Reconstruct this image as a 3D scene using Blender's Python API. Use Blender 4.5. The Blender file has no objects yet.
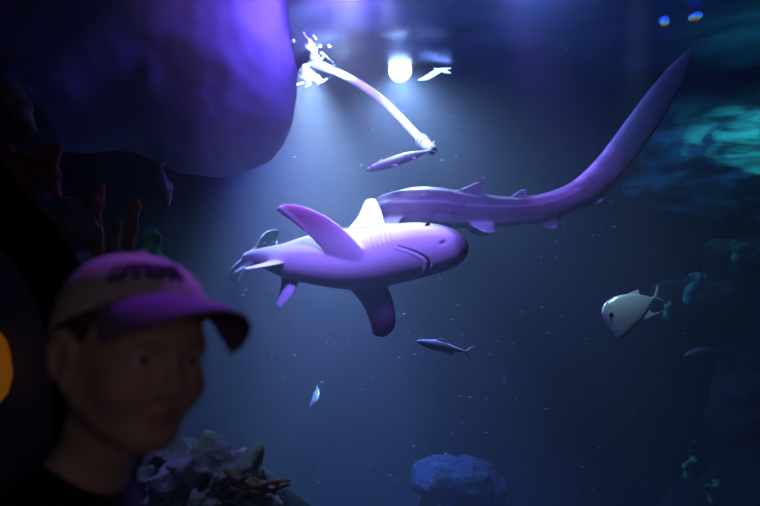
import bpy, bmesh, math, random
import numpy as np
from mathutils import Vector, Matrix, noise as mnoise

random.seed(7)
np.random.seed(7)
sc = bpy.context.scene
COL = sc.collection

# ------------------------------------------------------------------ camera
CZ = 1.30                      # eye height
LENS = 28.0
F = 760 * LENS / 36.0          # focal length in pixels of the 760 px frame
cam_d = bpy.data.cameras.new('camera')
cam_d.lens = LENS
cam_d.sensor_width = 36.0
cam_d.clip_end = 60
cam_d.clip_start = 0.05
cam_d.dof.use_dof = True
cam_d.dof.focus_distance = 3.4
cam_d.dof.aperture_fstop = 2.4
cam = bpy.data.objects.new('camera', cam_d)
COL.objects.link(cam)
cam.location = (0, 0, CZ)
cam.rotation_euler = (math.pi / 2, 0, 0)
sc.camera = cam

# ------------------------------------------------------------------ world, exposure
world = bpy.data.worlds.new('World')
sc.world = world
world.use_nodes = True
wb = world.node_tree.nodes['Background']
wb.inputs['Color'].default_value = (0.25, 0.3, 0.6, 1)
wb.inputs['Strength'].default_value = 0.004
sc.view_settings.view_transform = 'Standard'
sc.view_settings.look = 'None'
sc.view_settings.gamma = 1.0
sc.view_settings.use_curve_mapping = False
sc.view_settings.exposure = 0.12
sc.cycles.max_bounces = 5
sc.cycles.diffuse_bounces = 2
sc.cycles.glossy_bounces = 2
sc.cycles.volume_bounces = 0
sc.cycles.transparent_max_bounces = 12
sc.cycles.use_denoising = True
sc.cycles.caustics_reflective = False
sc.cycles.caustics_refractive = False

WIN_Y = 1.42                   # inner face of the viewing window
SURF_Z = CZ + 1.60             # water surface
TANK_Z = CZ - 3.0              # bottom of the tank
TANK_Y = 16.0                  # back wall
TX = 6.5                       # half width


def P(px, py, Y):
    """a point of the place at depth Y that the eye sees at this spot"""
    return Vector(((px - 380) / F * Y, Y, CZ + (253 - py) / F * Y))


def spot(name, loc, target, energy, color, angle, blend=0.6, radius=0.08):
    d = bpy.data.lights.new(name, 'SPOT')
    d.energy = energy
    d.color = color
    d.spot_size = math.radians(angle)
    d.spot_blend = blend
    d.shadow_soft_size = radius
    o = bpy.data.objects.new(name, d)
    COL.objects.link(o)
    o.location = loc
    o.rotation_euler = (Vector(target) - Vector(loc)).to_track_quat('-Z', 'Y').to_euler()
    return o


LAMP_A = P(296, 57, 4.95)      # small floodlight at the rock's edge, by the splash
LAMP_B = P(400, 70, 5.08)      # floodlight in open view
LAMP_P = Vector((-0.85, 1.60, SURF_Z - 0.10))   # violet lamp above the window
LAMP_Q = P(335, -40, 3.15)     # violet lamp that grazes the overhanging rock
spot('white_flood_beam', LAMP_A + Vector((0.1, -0.1, -0.05)), LAMP_A + Vector((0.26, -0.5, -2.0)), 7000, (0.84, 0.88, 1.0), 70, 1.0, 0.10)
spot('white_flood_beam', LAMP_B + Vector((0, -0.12, -0.08)), LAMP_B + Vector((0.10, -0.5, -1.6)), 850, (0.66, 0.78, 1.0), 132, 1.0, 0.10)
spot('white_shark_beam', P(352, -22, 3.35), P(345, 250, 3.3), 380, (0.92, 0.86, 1.0), 60, 1.0, 0.06)
spot('white_pole_beam', P(385, -10, 3.4), P(402, 122, 4.0), 300, (0.88, 0.85, 1.0), 54, 1.0, 0.05)  # added spot that whitens the pole from the front
spot('violet_flood_beam', LAMP_P, P(380, 250, 3.4), 950, (0.56, 0.22, 1.0), 50, 0.8, 0.15)
spot('violet_tail_beam', P(500, -32, 3.0), P(580, 190, 4.0), 230, (0.62, 0.13, 1.0), 36, 1.0, 0.06)  # extra violet spot put in for the long tail alone
spot('violet_rock_beam', LAMP_Q, P(275, 30, 3.4), 200, (0.31, 0.13, 1.0), 88, 1.0, 0.05)
spot('violet_ray', P(350, -9, 3.4), P(322, 62, 3.55), 90, (0.60, 0.45, 1.0), 3.5, 0.6, 0.01)
spot('violet_surface_beam', P(335, -8, 3.5), P(400, 40, 6.5), 560, (0.50, 0.23, 1.0), 110, 1.0, 0.05)
spot('indigo_open_beam', P(520, -32, 3.15), P(590, 70, 6.0), 480, (0.24, 0.32, 0.90), 140, 1.0, 0.08)  # unseen soft light added to lift the dark haze
spot('violet_cap_beam', Vector((-0.05, 1.9, SURF_Z - 0.1)), Vector((-0.30, 0.68, 1.24)), 115, (0.50, 0.10, 1.0), 30, 0.6, 0.05)
spot('violet_coral_beam', Vector((-0.75, 1.62, SURF_Z - 0.12)), P(205, 480, 2.0), 30, (0.58, 0.60, 0.9), 26, 0.9, 0.05)  # added to brighten the coral head
spot('green_reef_beam', Vector((3.15, 4.0, SURF_Z - 0.2)), P(735, 225, 5.2), 36, (0.10, 0.85, 0.60), 80, 1.0, 0.1)  # out-of-view spot added to light the teal ledge and tufts
spot('teal_far_beam', Vector((3.5, 4.4, SURF_Z - 0.2)), Vector((0.9, 7.0, CZ - 1.0)), 210, (0.16, 0.70, 0.66), 80, 1.0, 0.1)  # added out of view to tint the far haze teal
spot('blue_deep_beam', P(240, 62, 4.7), P(400, 640, 4.8), 1300, (0.04, 0.13, 1.0), 64, 1.0, 0.1)  # added spot hidden behind the overhang, turns the deep water blue
spot('white_open_beam', P(640, -30, 3.05), P(628, 315, 3.0), 120, (0.72, 0.97, 1.0), 15, 0.8, 0.05)  # narrow spot added only to brighten the silver fish
spot('splash_beam', P(345, 50, 4.1), P(316, 62, 4.75), 190, (0.9, 0.95, 1.0), 80, 1.0, 0.03)  # added light without a lamp body, whitens the splash
hall = bpy.data.lights.new('hall_fill_light', 'POINT')  # added fill for the boy's face; no lamp is seen there
hall.energy = 4.2
hall.color = (1.0, 0.78, 0.92)
hall.shadow_soft_size = 0.25
hall_o = bpy.data.objects.new('hall_fill_light', hall)
COL.objects.link(hall_o)
hall_o.location = (0.5, -1.1, 1.5)


# ------------------------------------------------------------------ materials
def mat(name, base=(0.5, 0.5, 0.5), rough=0.6, attr=None, noise=None, bump=None, emit=None, emit_s=1.0, spec=0.3, metal=0.0):
    m = bpy.data.materials.new(name)
    m.use_nodes = True
    nt = m.node_tree
    b = nt.nodes['Principled BSDF']
    b.inputs['Roughness'].default_value = rough
    b.inputs['Specular IOR Level'].default_value = spec
    b.inputs['Metallic'].default_value = metal
    b.inputs['Base Color'].default_value = (*base, 1)
    src = None
    if attr:
        a = nt.nodes.new('ShaderNodeAttribute')
        a.attribute_name = attr
        src = a.outputs['Color']
    tc = nt.nodes.new('ShaderNodeTexCoord')
    if noise:
        col2, scale, lo, hi = noise
        n = nt.nodes.new('ShaderNodeTexNoise')
        n.inputs['Scale'].default_value = scale
        n.inputs['Detail'].default_value = 5
        nt.links.new(tc.outputs['Object'], n.inputs['Vector'])
        r = nt.nodes.new('ShaderNodeMapRange')
        r.inputs['From Min'].default_value = lo
        r.inputs['From Max'].default_value = hi
        nt.links.new(n.outputs['Fac'], r.inputs['Value'])
        mx = nt.nodes.new('ShaderNodeMix')
        mx.data_type = 'RGBA'
        nt.links.new(r.outputs['Result'], mx.inputs[0])
        if src:
            nt.links.new(src, mx.inputs[6])
        else:
            mx.inputs[6].default_value = (*base, 1)
        mx.inputs[7].default_value = (*col2, 1)
        src = mx.outputs[2]
    if src:
        nt.links.new(src, b.inputs['Base Color'])
    if bump:
        scale, strength, dist = bump
        n2 = nt.nodes.new('ShaderNodeTexNoise')
        n2.inputs['Scale'].default_value = scale
        n2.inputs['Detail'].default_value = 6
        nt.links.new(tc.outputs['Object'], n2.inputs['Vector'])
        bp = nt.nodes.new('ShaderNodeBump')
        bp.inputs['Strength'].default_value = strength
        bp.inputs['Distance'].default_value = dist
        nt.links.new(n2.outputs['Fac'], bp.inputs['Height'])
        nt.links.new(bp.outputs['Normal'], b.inputs['Normal'])
    if emit:
        b.inputs['Emission Color'].default_value = (*emit, 1)
        b.inputs['Emission Strength'].default_value = emit_s
        m.cycles.emission_sampling = 'NONE'
    return m


# ------------------------------------------------------------------ object helpers
def tag(o, label, cat, group=None, kind=None):
    if label:
        o['label'] = label
    if cat:
        o['category'] = cat
    if group:
        o['group'] = group
    if kind:
        o['kind'] = kind
    return o


def empty(name, loc):
    o = bpy.data.objects.new(name, None)
    o.empty_display_size = 0.1
    COL.objects.link(o)
    o.location = loc
    return o


def root_loc(o):
    while o.parent is not None:
        o = o.parent
    return np.array(o.location)


def link(name, V, Fc, material, parent=None, loc=None, cols=None, smooth=True):
    """world-space vertices and faces -> one mesh object (a child, or a top-level thing with its origin at loc)"""
    V = np.asarray(V, dtype=np.float64)
    if parent is not None:
        off = root_loc(parent)
    else:
        off = np.array(loc if loc is not None else (V[:, 0].mean(), V[:, 1].mean(), V[:, 2].min()))
    me = bpy.data.meshes.new(name)
    if isinstance(Fc, np.ndarray):
        Fc = Fc.tolist()
    me.from_pydata((V - off).tolist(), [], Fc)
    bm = bmesh.new()
    bm.from_mesh(me)
    bmesh.ops.recalc_face_normals(bm, faces=bm.faces[:])
    bm.to_mesh(me)
    bm.free()
    if smooth:
        me.polygons.foreach_set('use_smooth', [True] * len(me.polygons))
    if cols is not None:
        at = me.color_attributes.new('col', 'FLOAT_COLOR', 'POINT')
        c = np.ones((len(V), 4), dtype=np.float32)
        c[:, :3] = cols
        at.data.foreach_set('color', c.ravel())
    me.materials.append(material)
    me.update()
    o = bpy.data.objects.new(name, me)
    COL.objects.link(o)
    if parent is not None:
        o.parent = parent
    else:
        o.location = off
    return o


def join(*shells):
    Vs, Fs, n = [], [], 0
    for V, Fc in shells:
        V = np.asarray(V, dtype=np.float64)
        Vs.append(V)
        Fs += [[i + n for i in f] for f in Fc]
        n += len(V)
    return np.vstack(Vs), Fs


def box(lo, hi):
    x0, y0, z0 = lo
    x1, y1, z1 = hi
    V = [(x0, y0, z0), (x1, y0, z0), (x1, y1, z0), (x0, y1, z0), (x0, y0, z1), (x1, y0, z1), (x1, y1, z1), (x0, y1, z1)]
    return np.array(V), [[0, 3, 2, 1], [4, 5, 6, 7], [0, 1, 5, 4], [1, 2, 6, 5], [2, 3, 7, 6], [3, 0, 4, 7]]


def rings(R, closed=True):
    """list of rings (each n x 3) -> closed skin with end caps"""
    n = len(R[0])
    V = np.vstack(R)
    Fc = []
    for i in range(len(R) - 1):
        for j in range(n):
            k = (j + 1) % n
            Fc.append([i * n + j, i * n + k, (i + 1) * n + k, (i + 1) * n + j])
    if closed:
        Fc.append(list(range(n))[::-1])
        Fc.append([(len(R) - 1) * n + j for j in range(n)])
    return V, Fc


def frame_of(d):
    d = Vector(d).normalized()
    a = Vector((0, 0, 1)) if abs(d.z) < 0.95 else Vector((1, 0, 0))
    u = d.cross(a).normalized()
    return u, d.cross(u).normalized()


def tube(pts, rad, n=16):
    """round tube along points, a radius for each"""
    pts = [Vector(p) for p in pts]
    if not hasattr(rad, '__len__'):
        rad = [rad] * len(pts)
    R = []
    u = None
    for i, p in enumerate(pts):
        d = (pts[min(i + 1, len(pts) - 1)] - pts[max(i - 1, 0)]).normalized()
        if u is None:
            u, v = frame_of(d)
        else:
            u = (u - d * u.dot(d)).normalized()
            v = d.cross(u)
        R.append(np.array([p + (u * math.cos(2 * math.pi * k / n) + v * math.sin(2 * math.pi * k / n)) * rad[i] for k in range(n)]))
    return rings(R)


def catmull(ctrl, n):
    """points of a Catmull-Rom curve through rows of ctrl"""
    C = np.asarray(ctrl, dtype=float)
    t = np.linspace(0, len(C) - 1, n)
    out = []
    for x in t:
        i = min(int(x), len(C) - 2)
        f = x - i
        p1, p2 = C[i], C[i + 1]
        p0 = C[i - 1] if i > 0 else 2 * p1 - p2
        p3 = C[i + 2] if i + 2 < len(C) else 2 * p2 - p1
        out.append(0.5 * ((2 * p1) + (p2 - p0) * f + (2 * p0 - 5 * p1 + 4 * p2 - p3) * f * f + (3 * p1 - p0 - 3 * p2 + p3) * f ** 3))
    return np.array(out)


def sphere(c, r, nu=20, nv=14):
    c = np.array(c)
    if not hasattr(r, '__len__'):
        r = (r, r, r)
    R = []
    for i in range(1, nv):
        a = math.pi * i / nv
        R.append(np.array([c + np.array((r[0] * math.sin(a) * math.cos(2 * math.pi * k / nu), r[1] * math.sin(a) * math.sin(2 * math.pi * k / nu), r[2] * math.cos(a))) for k in range(nu)]))
    return rings(R)


# ------------------------------------------------------------------ signed-distance modelling (one continuous skin)
class Field:
    def __init__(self, lo, hi, vox):
        self.lo = np.array(lo, dtype=np.float64)
        self.vox = vox
        self.n = [int(math.ceil((hi[i] - lo[i]) / vox)) + 1 for i in range(3)]
        self.ax = [self.lo[i] + vox * np.arange(self.n[i]) for i in range(3)]
        self.D = np.full(self.n, 1e3, dtype=np.float32)

    def _win(self, lo, hi, pad):
        s = []
        for i in range(3):
            a = int(max(0, math.floor((lo[i] - pad - self.lo[i]) / self.vox)))
            b = int(min(self.n[i], math.ceil((hi[i] + pad - self.lo[i]) / self.vox) + 1))
            s.append(slice(a, max(a, b)))
        X = self.ax[0][s[0]][:, None, None]
        Y = self.ax[1][s[1]][None, :, None]
        Z = self.ax[2][s[2]][None, None, :]
        return tuple(s), X, Y, Z

    def _add(self, s, d, k, op):
        D = self.D[s]
        d = d.astype(np.float32)
        if op == 'u':
            if k > 0:
                h = np.clip(0.5 + 0.5 * (d - D) / k, 0, 1)
                self.D[s] = np.where(D > 900, d, d * (1 - h) + D * h - k * h * (1 - h))
            else:
                self.D[s] = np.minimum(D, d)
        else:
            d = -d
            if k > 0:
                h = np.clip(0.5 - 0.5 * (d - D) / k, 0, 1)
                self.D[s] = np.where(D > 900, D, d * (1 - h) + D * h + k * h * (1 - h))
            else:
                self.D[s] = np.maximum(D, d)

    def ell(self, c, r, k=0.01, op='u', rot=None):
        c = np.array(c, dtype=float)
        r = np.array(r if hasattr(r, '__len__') else (r, r, r), dtype=float)
        m = r.max() if rot is not None else r
        s, X, Y, Z = self._win(c - m, c + m, 2 * k + 4 * self.vox)
        x, y, z = X - c[0], Y - c[1], Z - c[2]
        if rot is not None:
            M = np.array(rot)
            x, y, z = (M[0][i] * x + M[1][i] * y + M[2][i] * z for i in range(3))
        k0 = np.sqrt((x / r[0]) ** 2 + (y / r[1]) ** 2 + (z / r[2]) ** 2)
        k1 = np.sqrt((x / r[0] ** 2) ** 2 + (y / r[1] ** 2) ** 2 + (z / r[2] ** 2) ** 2) + 1e-9
        self._add(s, k0 * (k0 - 1.0) / k1, k, op)
        return self

    def cone(self, a, b, ra, rb, k=0.01, op='u'):
        a, b = np.array(a, dtype=float), np.array(b, dtype=float)
        rm = max(ra, rb)
        s, X, Y, Z = self._win(np.minimum(a, b) - rm, np.maximum(a, b) + rm, 2 * k + 4 * self.vox)
        ab = b - a
        L2 = (ab ** 2).sum() + 1e-12
        t = np.clip(((X - a[0]) * ab[0] + (Y - a[1]) * ab[1] + (Z - a[2]) * ab[2]) / L2, 0, 1)
        d = np.sqrt((X - a[0] - t * ab[0]) ** 2 + (Y - a[1] - t * ab[1]) ** 2 + (Z - a[2] - t * ab[2]) ** 2) - (ra + (rb - ra) * t)
        self._add(s, d, k, op)
        return self

    def chain(self, pts, rad, k=0.01):
        for i in range(len(pts) - 1):
            self.cone(pts[i], pts[i + 1], rad[i], rad[i + 1], k)
        return self

    def mesh(self, smooth=1):
        D = self.D
        ins = D < 0
        cnt = np.zeros([m - 1 for m in D.shape], dtype=np.int8)
        corners = [(i, j, k) for i in (0, 1) for j in (0, 1) for k in (0, 1)]
        for (i, j, k) in corners:
            cnt += ins[i:D.shape[0] - 1 + i, j:D.shape[1] - 1 + j, k:D.shape[2] - 1 + k]
        mix = (cnt > 0) & (cnt < 8)
        idx = np.full(mix.shape, -1, dtype=np.int64)
        c = np.argwhere(mix)
        idx[mix] = np.arange(len(c))
        acc = np.zeros((len(c), 3))
        num = np.zeros(len(c))
        for a in corners:
            for ax in range(3):
                if a[ax] == 0:
                    b = list(a)
                    b[ax] = 1
                    da = D[c[:, 0] + a[0], c[:, 1] + a[1], c[:, 2] + a[2]].astype(np.float64)
                    db = D[c[:, 0] + b[0], c[:, 1] + b[1], c[:, 2] + b[2]].astype(np.float64)
                    cr = (da < 0) != (db < 0)
                    t = np.where(cr, da / np.where(cr, da - db, 1), 0)
                    t = np.clip(t, 0, 1)
                    p = np.array(a)[None, :] + np.zeros((len(c), 3))
                    p[:, ax] += t
                    acc += p * cr[:, None]
                    num += cr
        V = self.lo + self.vox * (c + acc / np.maximum(num, 1)[:, None])
        Fs = []
        for ax in range(3):
            u, v = (ax + 1) % 3, (ax + 2) % 3
            sl = [slice(None)] * 3
            sl2 = [slice(None)] * 3
            sl[ax] = slice(0, -1)
            sl2[ax] = slice(1, None)
            ch = np.argwhere(ins[tuple(sl)] != ins[tuple(sl2)])
            ok = (ch[:, u] > 0) & (ch[:, v] > 0) & (ch[:, u] < D.shape[u] - 1) & (ch[:, v] < D.shape[v] - 1)
            ch = ch[ok]
            q = []
            for du, dv in ((-1, -1), (0, -1), (0, 0), (-1, 0)):
                e = ch.copy()
                e[:, u] += du
                e[:, v] += dv
                q.append(idx[e[:, 0], e[:, 1], e[:, 2]])
            q = np.stack(q, axis=1)
            flip = ~ins[ch[:, 0], ch[:, 1], ch[:, 2]]
            q[flip] = q[flip][:, ::-1]
            Fs.append(q)
        Fq = np.vstack(Fs)
        Fq = Fq[(Fq >= 0).all(axis=1)]
        return relax(V, Fq, smooth), Fq


def relax(V, Fq, it, f=0.5):
    Fq = np.asarray(Fq)
    for _ in range(it):
        acc = np.zeros_like(V)
        num = np.zeros(len(V))
        n = Fq.shape[1]
        for i in range(n):
            a, b = Fq[:, i], Fq[:, (i + 1) % n]
            np.add.at(acc, a, V[b])
            np.add.at(num, a, 1)
            np.add.at(acc, b, V[a])
            np.add.at(num, b, 1)
        V = V * (1 - f) + f * acc / np.maximum(num, 1)[:, None]
    return V


def fbm(V, freq, octv=3, seed=0.0):
    return np.array([mnoise.fractal(Vector((x * freq + seed, y * freq + seed * 0.7, z * freq - seed)), 0.9, 2.0, octv) for x, y, z in V])


def normals(V, Fq):
    Fq = np.asarray(Fq)
    n = np.cross(V[Fq[:, 2]] - V[Fq[:, 0]], V[Fq[:, 3]] - V[Fq[:, 1]])
    N = np.zeros_like(V)
    for i in range(4):
        np.add.at(N, Fq[:, i], n)
    return N / (np.linalg.norm(N, axis=1)[:, None] + 1e-12)


def rock_mesh(blobs, vox, amp, freq, k=0.12, seed=0.0, octv=4, holes=None):
    """smoothly merged boulders with a rough skin"""
    lo = np.min([np.array(c) - np.array(r) for c, r in blobs], axis=0) - 0.12
    hi = np.max([np.array(c) + np.array(r) for c, r in blobs], axis=0) + 0.12
    f = Field(lo, hi, vox)
    for c, r in blobs:
        f.ell(c, r, k)
    for c, r in holes or []:
        f.ell(c, r, 0.02, 's')
    V, Fq = f.mesh(1)
    N = normals(V, Fq)
    V = V + N * (amp * fbm(V, freq, octv, seed))[:, None]
    return V, Fq


def remesh(V, Fc, vox):
    """fuse overlapping closed shells into one skin"""
    me = bpy.data.meshes.new('fuse')
    me.from_pydata(np.asarray(V).tolist(), [], [list(f) for f in Fc])
    bm = bmesh.new()
    bm.from_mesh(me)
    bmesh.ops.recalc_face_normals(bm, faces=bm.faces[:])
    bm.to_mesh(me)
    bm.free()
    o = bpy.data.objects.new('fuse', me)
    COL.objects.link(o)
    md = o.modifiers.new('r', 'REMESH')
    md.mode = 'VOXEL'
    md.voxel_size = vox
    md.adaptivity = 0
    dg = bpy.context.evaluated_depsgraph_get()
    ev = o.evaluated_get(dg)
    m2 = ev.to_mesh()
    V2 = np.empty(len(m2.vertices) * 3)
    m2.vertices.foreach_get('co', V2)
    V2 = V2.reshape(-1, 3)
    F2 = np.array([list(p.vertices) for p in m2.polygons if len(p.vertices) == 4])
    ev.to_mesh_clear()
    bpy.data.objects.remove(o)
    bpy.data.meshes.remove(me)
    return V2, F2


def foil(le, te, place, thick=0.012, tip=0.35, ns=22, nc=9):
    """a fin: leading and trailing edge in its own plane, lens-shaped in section; place(a, b, n) puts it on the body"""
    L, T = catmull(le, ns), catmull(te, ns)
    R = []
    for i in range(ns):
        f = i / (ns - 1)
        th = thick * (1 - (1 - tip) * f)
        ring = []
        us = 0.5 - 0.5 * np.cos(np.linspace(0, math.pi, nc))
        for u in us:
            p = L[i] * (1 - u) + T[i] * u
            ring.append(place(p[0], p[1], th * (2.2 * math.sqrt(max(u, 0)) * (1 - u) * 0.6 + 0.12)))
        for u in us[::-1]:
            p = L[i] * (1 - u) + T[i] * u
            ring.append(place(p[0], p[1], -th * (2.2 * math.sqrt(max(u, 0)) * (1 - u) * 0.6 + 0.12)))
        R.append(np.array(ring))
    return rings(R)


def loft_body(st, n_ring=70, nseg=40, ridge=None, p=2.0):
    """st rows: s, half width, half height up, half height down, centre z -> closed skin along x"""
    st = np.array(st, dtype=float)
    ss = np.linspace(0, 1, n_ring) ** 1.25 * st[-1, 0]
    C = [np.interp(ss, st[:, 0], st[:, i]) for i in range(1, 5)]
    for q in range(4):
        for _ in range(2):
            C[q][2:-2] = 0.25 * C[q][1:-3] + 0.5 * C[q][2:-2] + 0.25 * C[q][3:-1]
    R = []
    for i, s in enumerate(ss):
        ring = []
        for k in range(nseg):
            a = 2 * math.pi * k / nseg
            cy, cz = math.cos(a), math.sin(a)
            cy = math.copysign(abs(cy) ** (2 / p), cy)
            cz = math.copysign(abs(cz) ** (2 / p), cz)
            h = C[1][i] if cz > 0 else C[2][i]
            g = 1 + (ridge(s, a) if ridge else 0)
            ring.append((s, C[0][i] * cy * g, C[3][i] + h * cz * g))
        R.append(np.array(ring))
    return rings(R)


def solve_spine(pix, TL, Y0, far):
    """pix rows (s, px, py): depths so that the steps along the spine have their true length"""
    pts = [P(pix[0][1], pix[0][2], Y0)]
    for i in range(1, len(pix)):
        ds = (pix[i][0] - pix[i - 1][0]) * TL
        best = None
        for k in range(0, 401):
            Y = pts[-1].y + far * ds * k / 400.0
            q = P(pix[i][1], pix[i][2], Y)
            e = abs((q - pts[-1]).length - ds)
            if best is None or e < best[0]:
                best = (e, q)
        pts.append(best[1])
    return pts


def poser(sv, pts, roll, TL):
    """maps rest coordinates (x along the fish from snout to tail, y to its starboard, z to its back; unit length) into the place"""
    sv = np.array(sv)
    pts = np.array([list(p) for p in pts])
    n = 240
    C = catmull(pts, n)
    # s along the dense curve
    idx = np.linspace(0, len(sv) - 1, n)
    S = np.interp(idx, np.arange(len(sv)), sv)
    T = np.gradient(C, S, axis=0)
    T /= np.linalg.norm(T, axis=1)[:, None]
    ker = np.ones(15) / 15
    T = np.stack([np.convolve(np.pad(T[:, i], 7, mode='edge'), ker, mode='valid') for i in range(3)], axis=1)
    T /= np.linalg.norm(T, axis=1)[:, None]
    H = -T
    up = np.array((0, 0, 1.0))
    Rt = np.cross(H, up)
    Rt /= np.linalg.norm(Rt, axis=1)[:, None]
    U = np.cross(Rt, H)
    ph = np.radians(np.interp(S, sv, roll))[:, None]
    R2 = np.cos(ph) * Rt + np.sin(ph) * U
    U2 = np.cos(ph) * U - np.sin(ph) * Rt

    def f(V):
        V = np.atleast_2d(np.asarray(V, dtype=float))
        x = V[:, 0]
        g = lambda A: np.stack([np.interp(x, S, A[:, i]) for i in range(3)], axis=1)
        base = g(C)
        base += (np.minimum(x, 0))[:, None] * TL * T[0] + (np.maximum(x - S[-1], 0))[:, None] * TL * T[-1]
        return base + TL * (V[:, 1:2] * g(R2) + V[:, 2:3] * g(U2))
    return f


def smooth01(x, a, b):
    t = np.clip((x - a) / (b - a), 0, 1)
    return t * t * (3 - 2 * t)


def mixc(c, d, t):
    return c * (1 - t[:, None]) + np.array(d)[None, :] * t[:, None]


# ================================================================== THE SETTING
m_hall = mat('hall_wall_paint', (0.06, 0.08, 0.19), 0.7, bump=(30, 0.1, 0.01))
m_hfloor = mat('hall_carpet', (0.02, 0.02, 0.03), 0.9, noise=((0.035, 0.03, 0.05), 60, 0.3, 0.7))
m_black = mat('black_frame', (0.003, 0.003, 0.004), 1.0, spec=0.0)
m_tank = mat('tank_wall', (0.02, 0.04, 0.09), 0.9, noise=((0.03, 0.06, 0.10), 1.2, 0.35, 0.7), bump=(4, 0.5, 0.1), spec=0.1)
m_sand = mat('tank_sand', (0.10, 0.12, 0.14), 0.9, noise=((0.05, 0.06, 0.08), 2.0, 0.3, 0.7), bump=(12, 0.5, 0.05), spec=0.1)

water_m = bpy.data.materials.new('water_volume')
water_m.use_nodes = True
nt = water_m.node_tree
nt.nodes.remove(nt.nodes['Principled BSDF'])
vs = nt.nodes.new('ShaderNodeVolumeScatter')
vs.inputs['Color'].default_value = (0.84, 0.89, 1.0, 1)
vs.inputs['Density'].default_value = 0.050
vs.inputs['Anisotropy'].default_value = 0.25
va = nt.nodes.new('ShaderNodeVolumeAbsorption')
va.inputs['Color'].default_value = (0.25, 0.46, 0.68, 1)
va.inputs['Density'].default_value = 0.47
ad = nt.nodes.new('ShaderNodeAddShader')
nt.links.new(vs.outputs[0], ad.inputs[0])
nt.links.new(va.outputs[0], ad.inputs[1])
nt.links.new(ad.outputs[0], nt.nodes['Material Output'].inputs['Volume'])

V, Fc = box((-TX, WIN_Y + 0.002, TANK_Z), (TX, TANK_Y, SURF_Z + 0.10))
tag(link('water', V, Fc, water_m, smooth=False), None, None, kind='structure')

# water surface seen from below: a rippled mirror
surf_m = bpy.data.materials.new('water_surface')
surf_m.use_nodes = True
nt = surf_m.node_tree
b = nt.nodes['Principled BSDF']
b.inputs['Base Color'].default_value = (0.38, 0.42, 0.58, 1)
b.inputs['Metallic'].default_value = 1.0
b.inputs['Roughness'].default_value = 0.42
gx, gy = 240, 300
xs = np.linspace(-TX, TX, gx)
ys = np.linspace(WIN_Y + 0.01, TANK_Y, gy)
X, Y = np.meshgrid(xs, ys, indexing='ij')
Zs = np.zeros_like(X)
rng = np.random.RandomState(4)
for _ in range(26):
    lam = rng.uniform(0.25, 1.1)
    an = rng.uniform(0, 2 * math.pi)
    Zs += 0.0042 * lam * np.sin(2 * math.pi / lam * (X * math.cos(an) + Y * math.sin(an)) + rng.uniform(0, 6.28))
V = np.stack([X.ravel(), Y.ravel(), SURF_Z + Zs.ravel()], axis=1)
Fc = [[i * gy + j, (i + 1) * gy + j, (i + 1) * gy + j + 1, i * gy + j + 1] for i in range(gx - 1) for j in range(gy - 1)]
tag(link('water_surface', V, Fc, surf_m), None, None, kind='structure')


def structure(name, V, Fc, m, smooth=False):
    return tag(link(name, V, Fc, m, smooth=smooth), None, None, kind='structure')


T_ = 0.12
structure('wall_back', *box((-TX - T_, TANK_Y, TANK_Z - T_), (TX + T_, TANK_Y + T_, SURF_Z + 0.5)), m_tank)
structure('wall_left', *box((-TX - T_, WIN_Y, TANK_Z - T_), (-TX, TANK_Y, SURF_Z + 0.5)), m_tank)
structure('wall_right', *box((TX, WIN_Y, TANK_Z - T_), (TX + T_, TANK_Y, SURF_Z + 0.5)), m_tank)
structure('floor_tank', *box((-TX, WIN_Y, TANK_Z - T_), (TX, TANK_Y, TANK_Z)), m_sand)
structure('floor', *box((-3.2, -2.4, -0.1), (3.2, WIN_Y - 0.06, 0.0)), m_hfloor)
structure('ceiling', *box((-3.2, -2.4, 3.05), (3.2, WIN_Y - 0.06, 3.15)), m_hall)

# the acrylic pane: clear all over, nothing mirrors in it
pane_m = bpy.data.materials.new('clear_acrylic')
pane_m.use_nodes = True
nt = pane_m.node_tree
nt.nodes.remove(nt.nodes['Principled BSDF'])
tb = nt.nodes.new('ShaderNodeBsdfTransparent')
tb.inputs['Color'].default_value = (0.97, 0.98, 0.99, 1)
nt.links.new(tb.outputs[0], nt.nodes['Material Output'].inputs['Surface'])
structure('window_1', *box((-3.2, WIN_Y - 0.06, 0.0), (3.2, WIN_Y, 3.05)), pane_m)

# hall-side panel with the curved black rim that closes the view (a big arch of the window surround)
PY = 1.20
arc = [(-60, 100), (-8, 172), (24, 210), (50, 245), (70, 280), (84, 325), (90, 385), (92, 470), (90, 620)]
arc3 = catmull([(*P(x, y, PY),) for x, y in arc], 60)


def prism(outline, y0, y1):
    n = len(outline)
    V = [(x, y0, z) for x, z in outline] + [(x, y1, z) for x, z in outline]
    Fc = [list(range(n))[::-1], [n + i for i in range(n)]]
    Fc += [[i, (i + 1) % n, n + (i + 1) % n, n + i] for i in range(n)]
    return np.array(V), Fc


inner = [(p[0] - 0.062, p[2] - 0.035) for p in arc3]
outl = [(p[0], p[2]) for p in arc3]
structure('wall_front', *prism(inner + [(inner[-1][0], 0.0), (-3.2, 0.0), (-3.2, inner[0][1])], PY + 0.01, PY + 0.06), m_hall)
structure('trim_1', *prism(outl + inner[::-1], PY - 0.02, PY + 0.07), m_black)
# thin lighter bead between panel and rim
bead = mat('rim_bead', (0.05, 0.06, 0.09), 0.4)
structure('trim_2', *tube([(x, PY - 0.004, z) for x, z in inner], 0.003, 8), bead, True)

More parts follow.
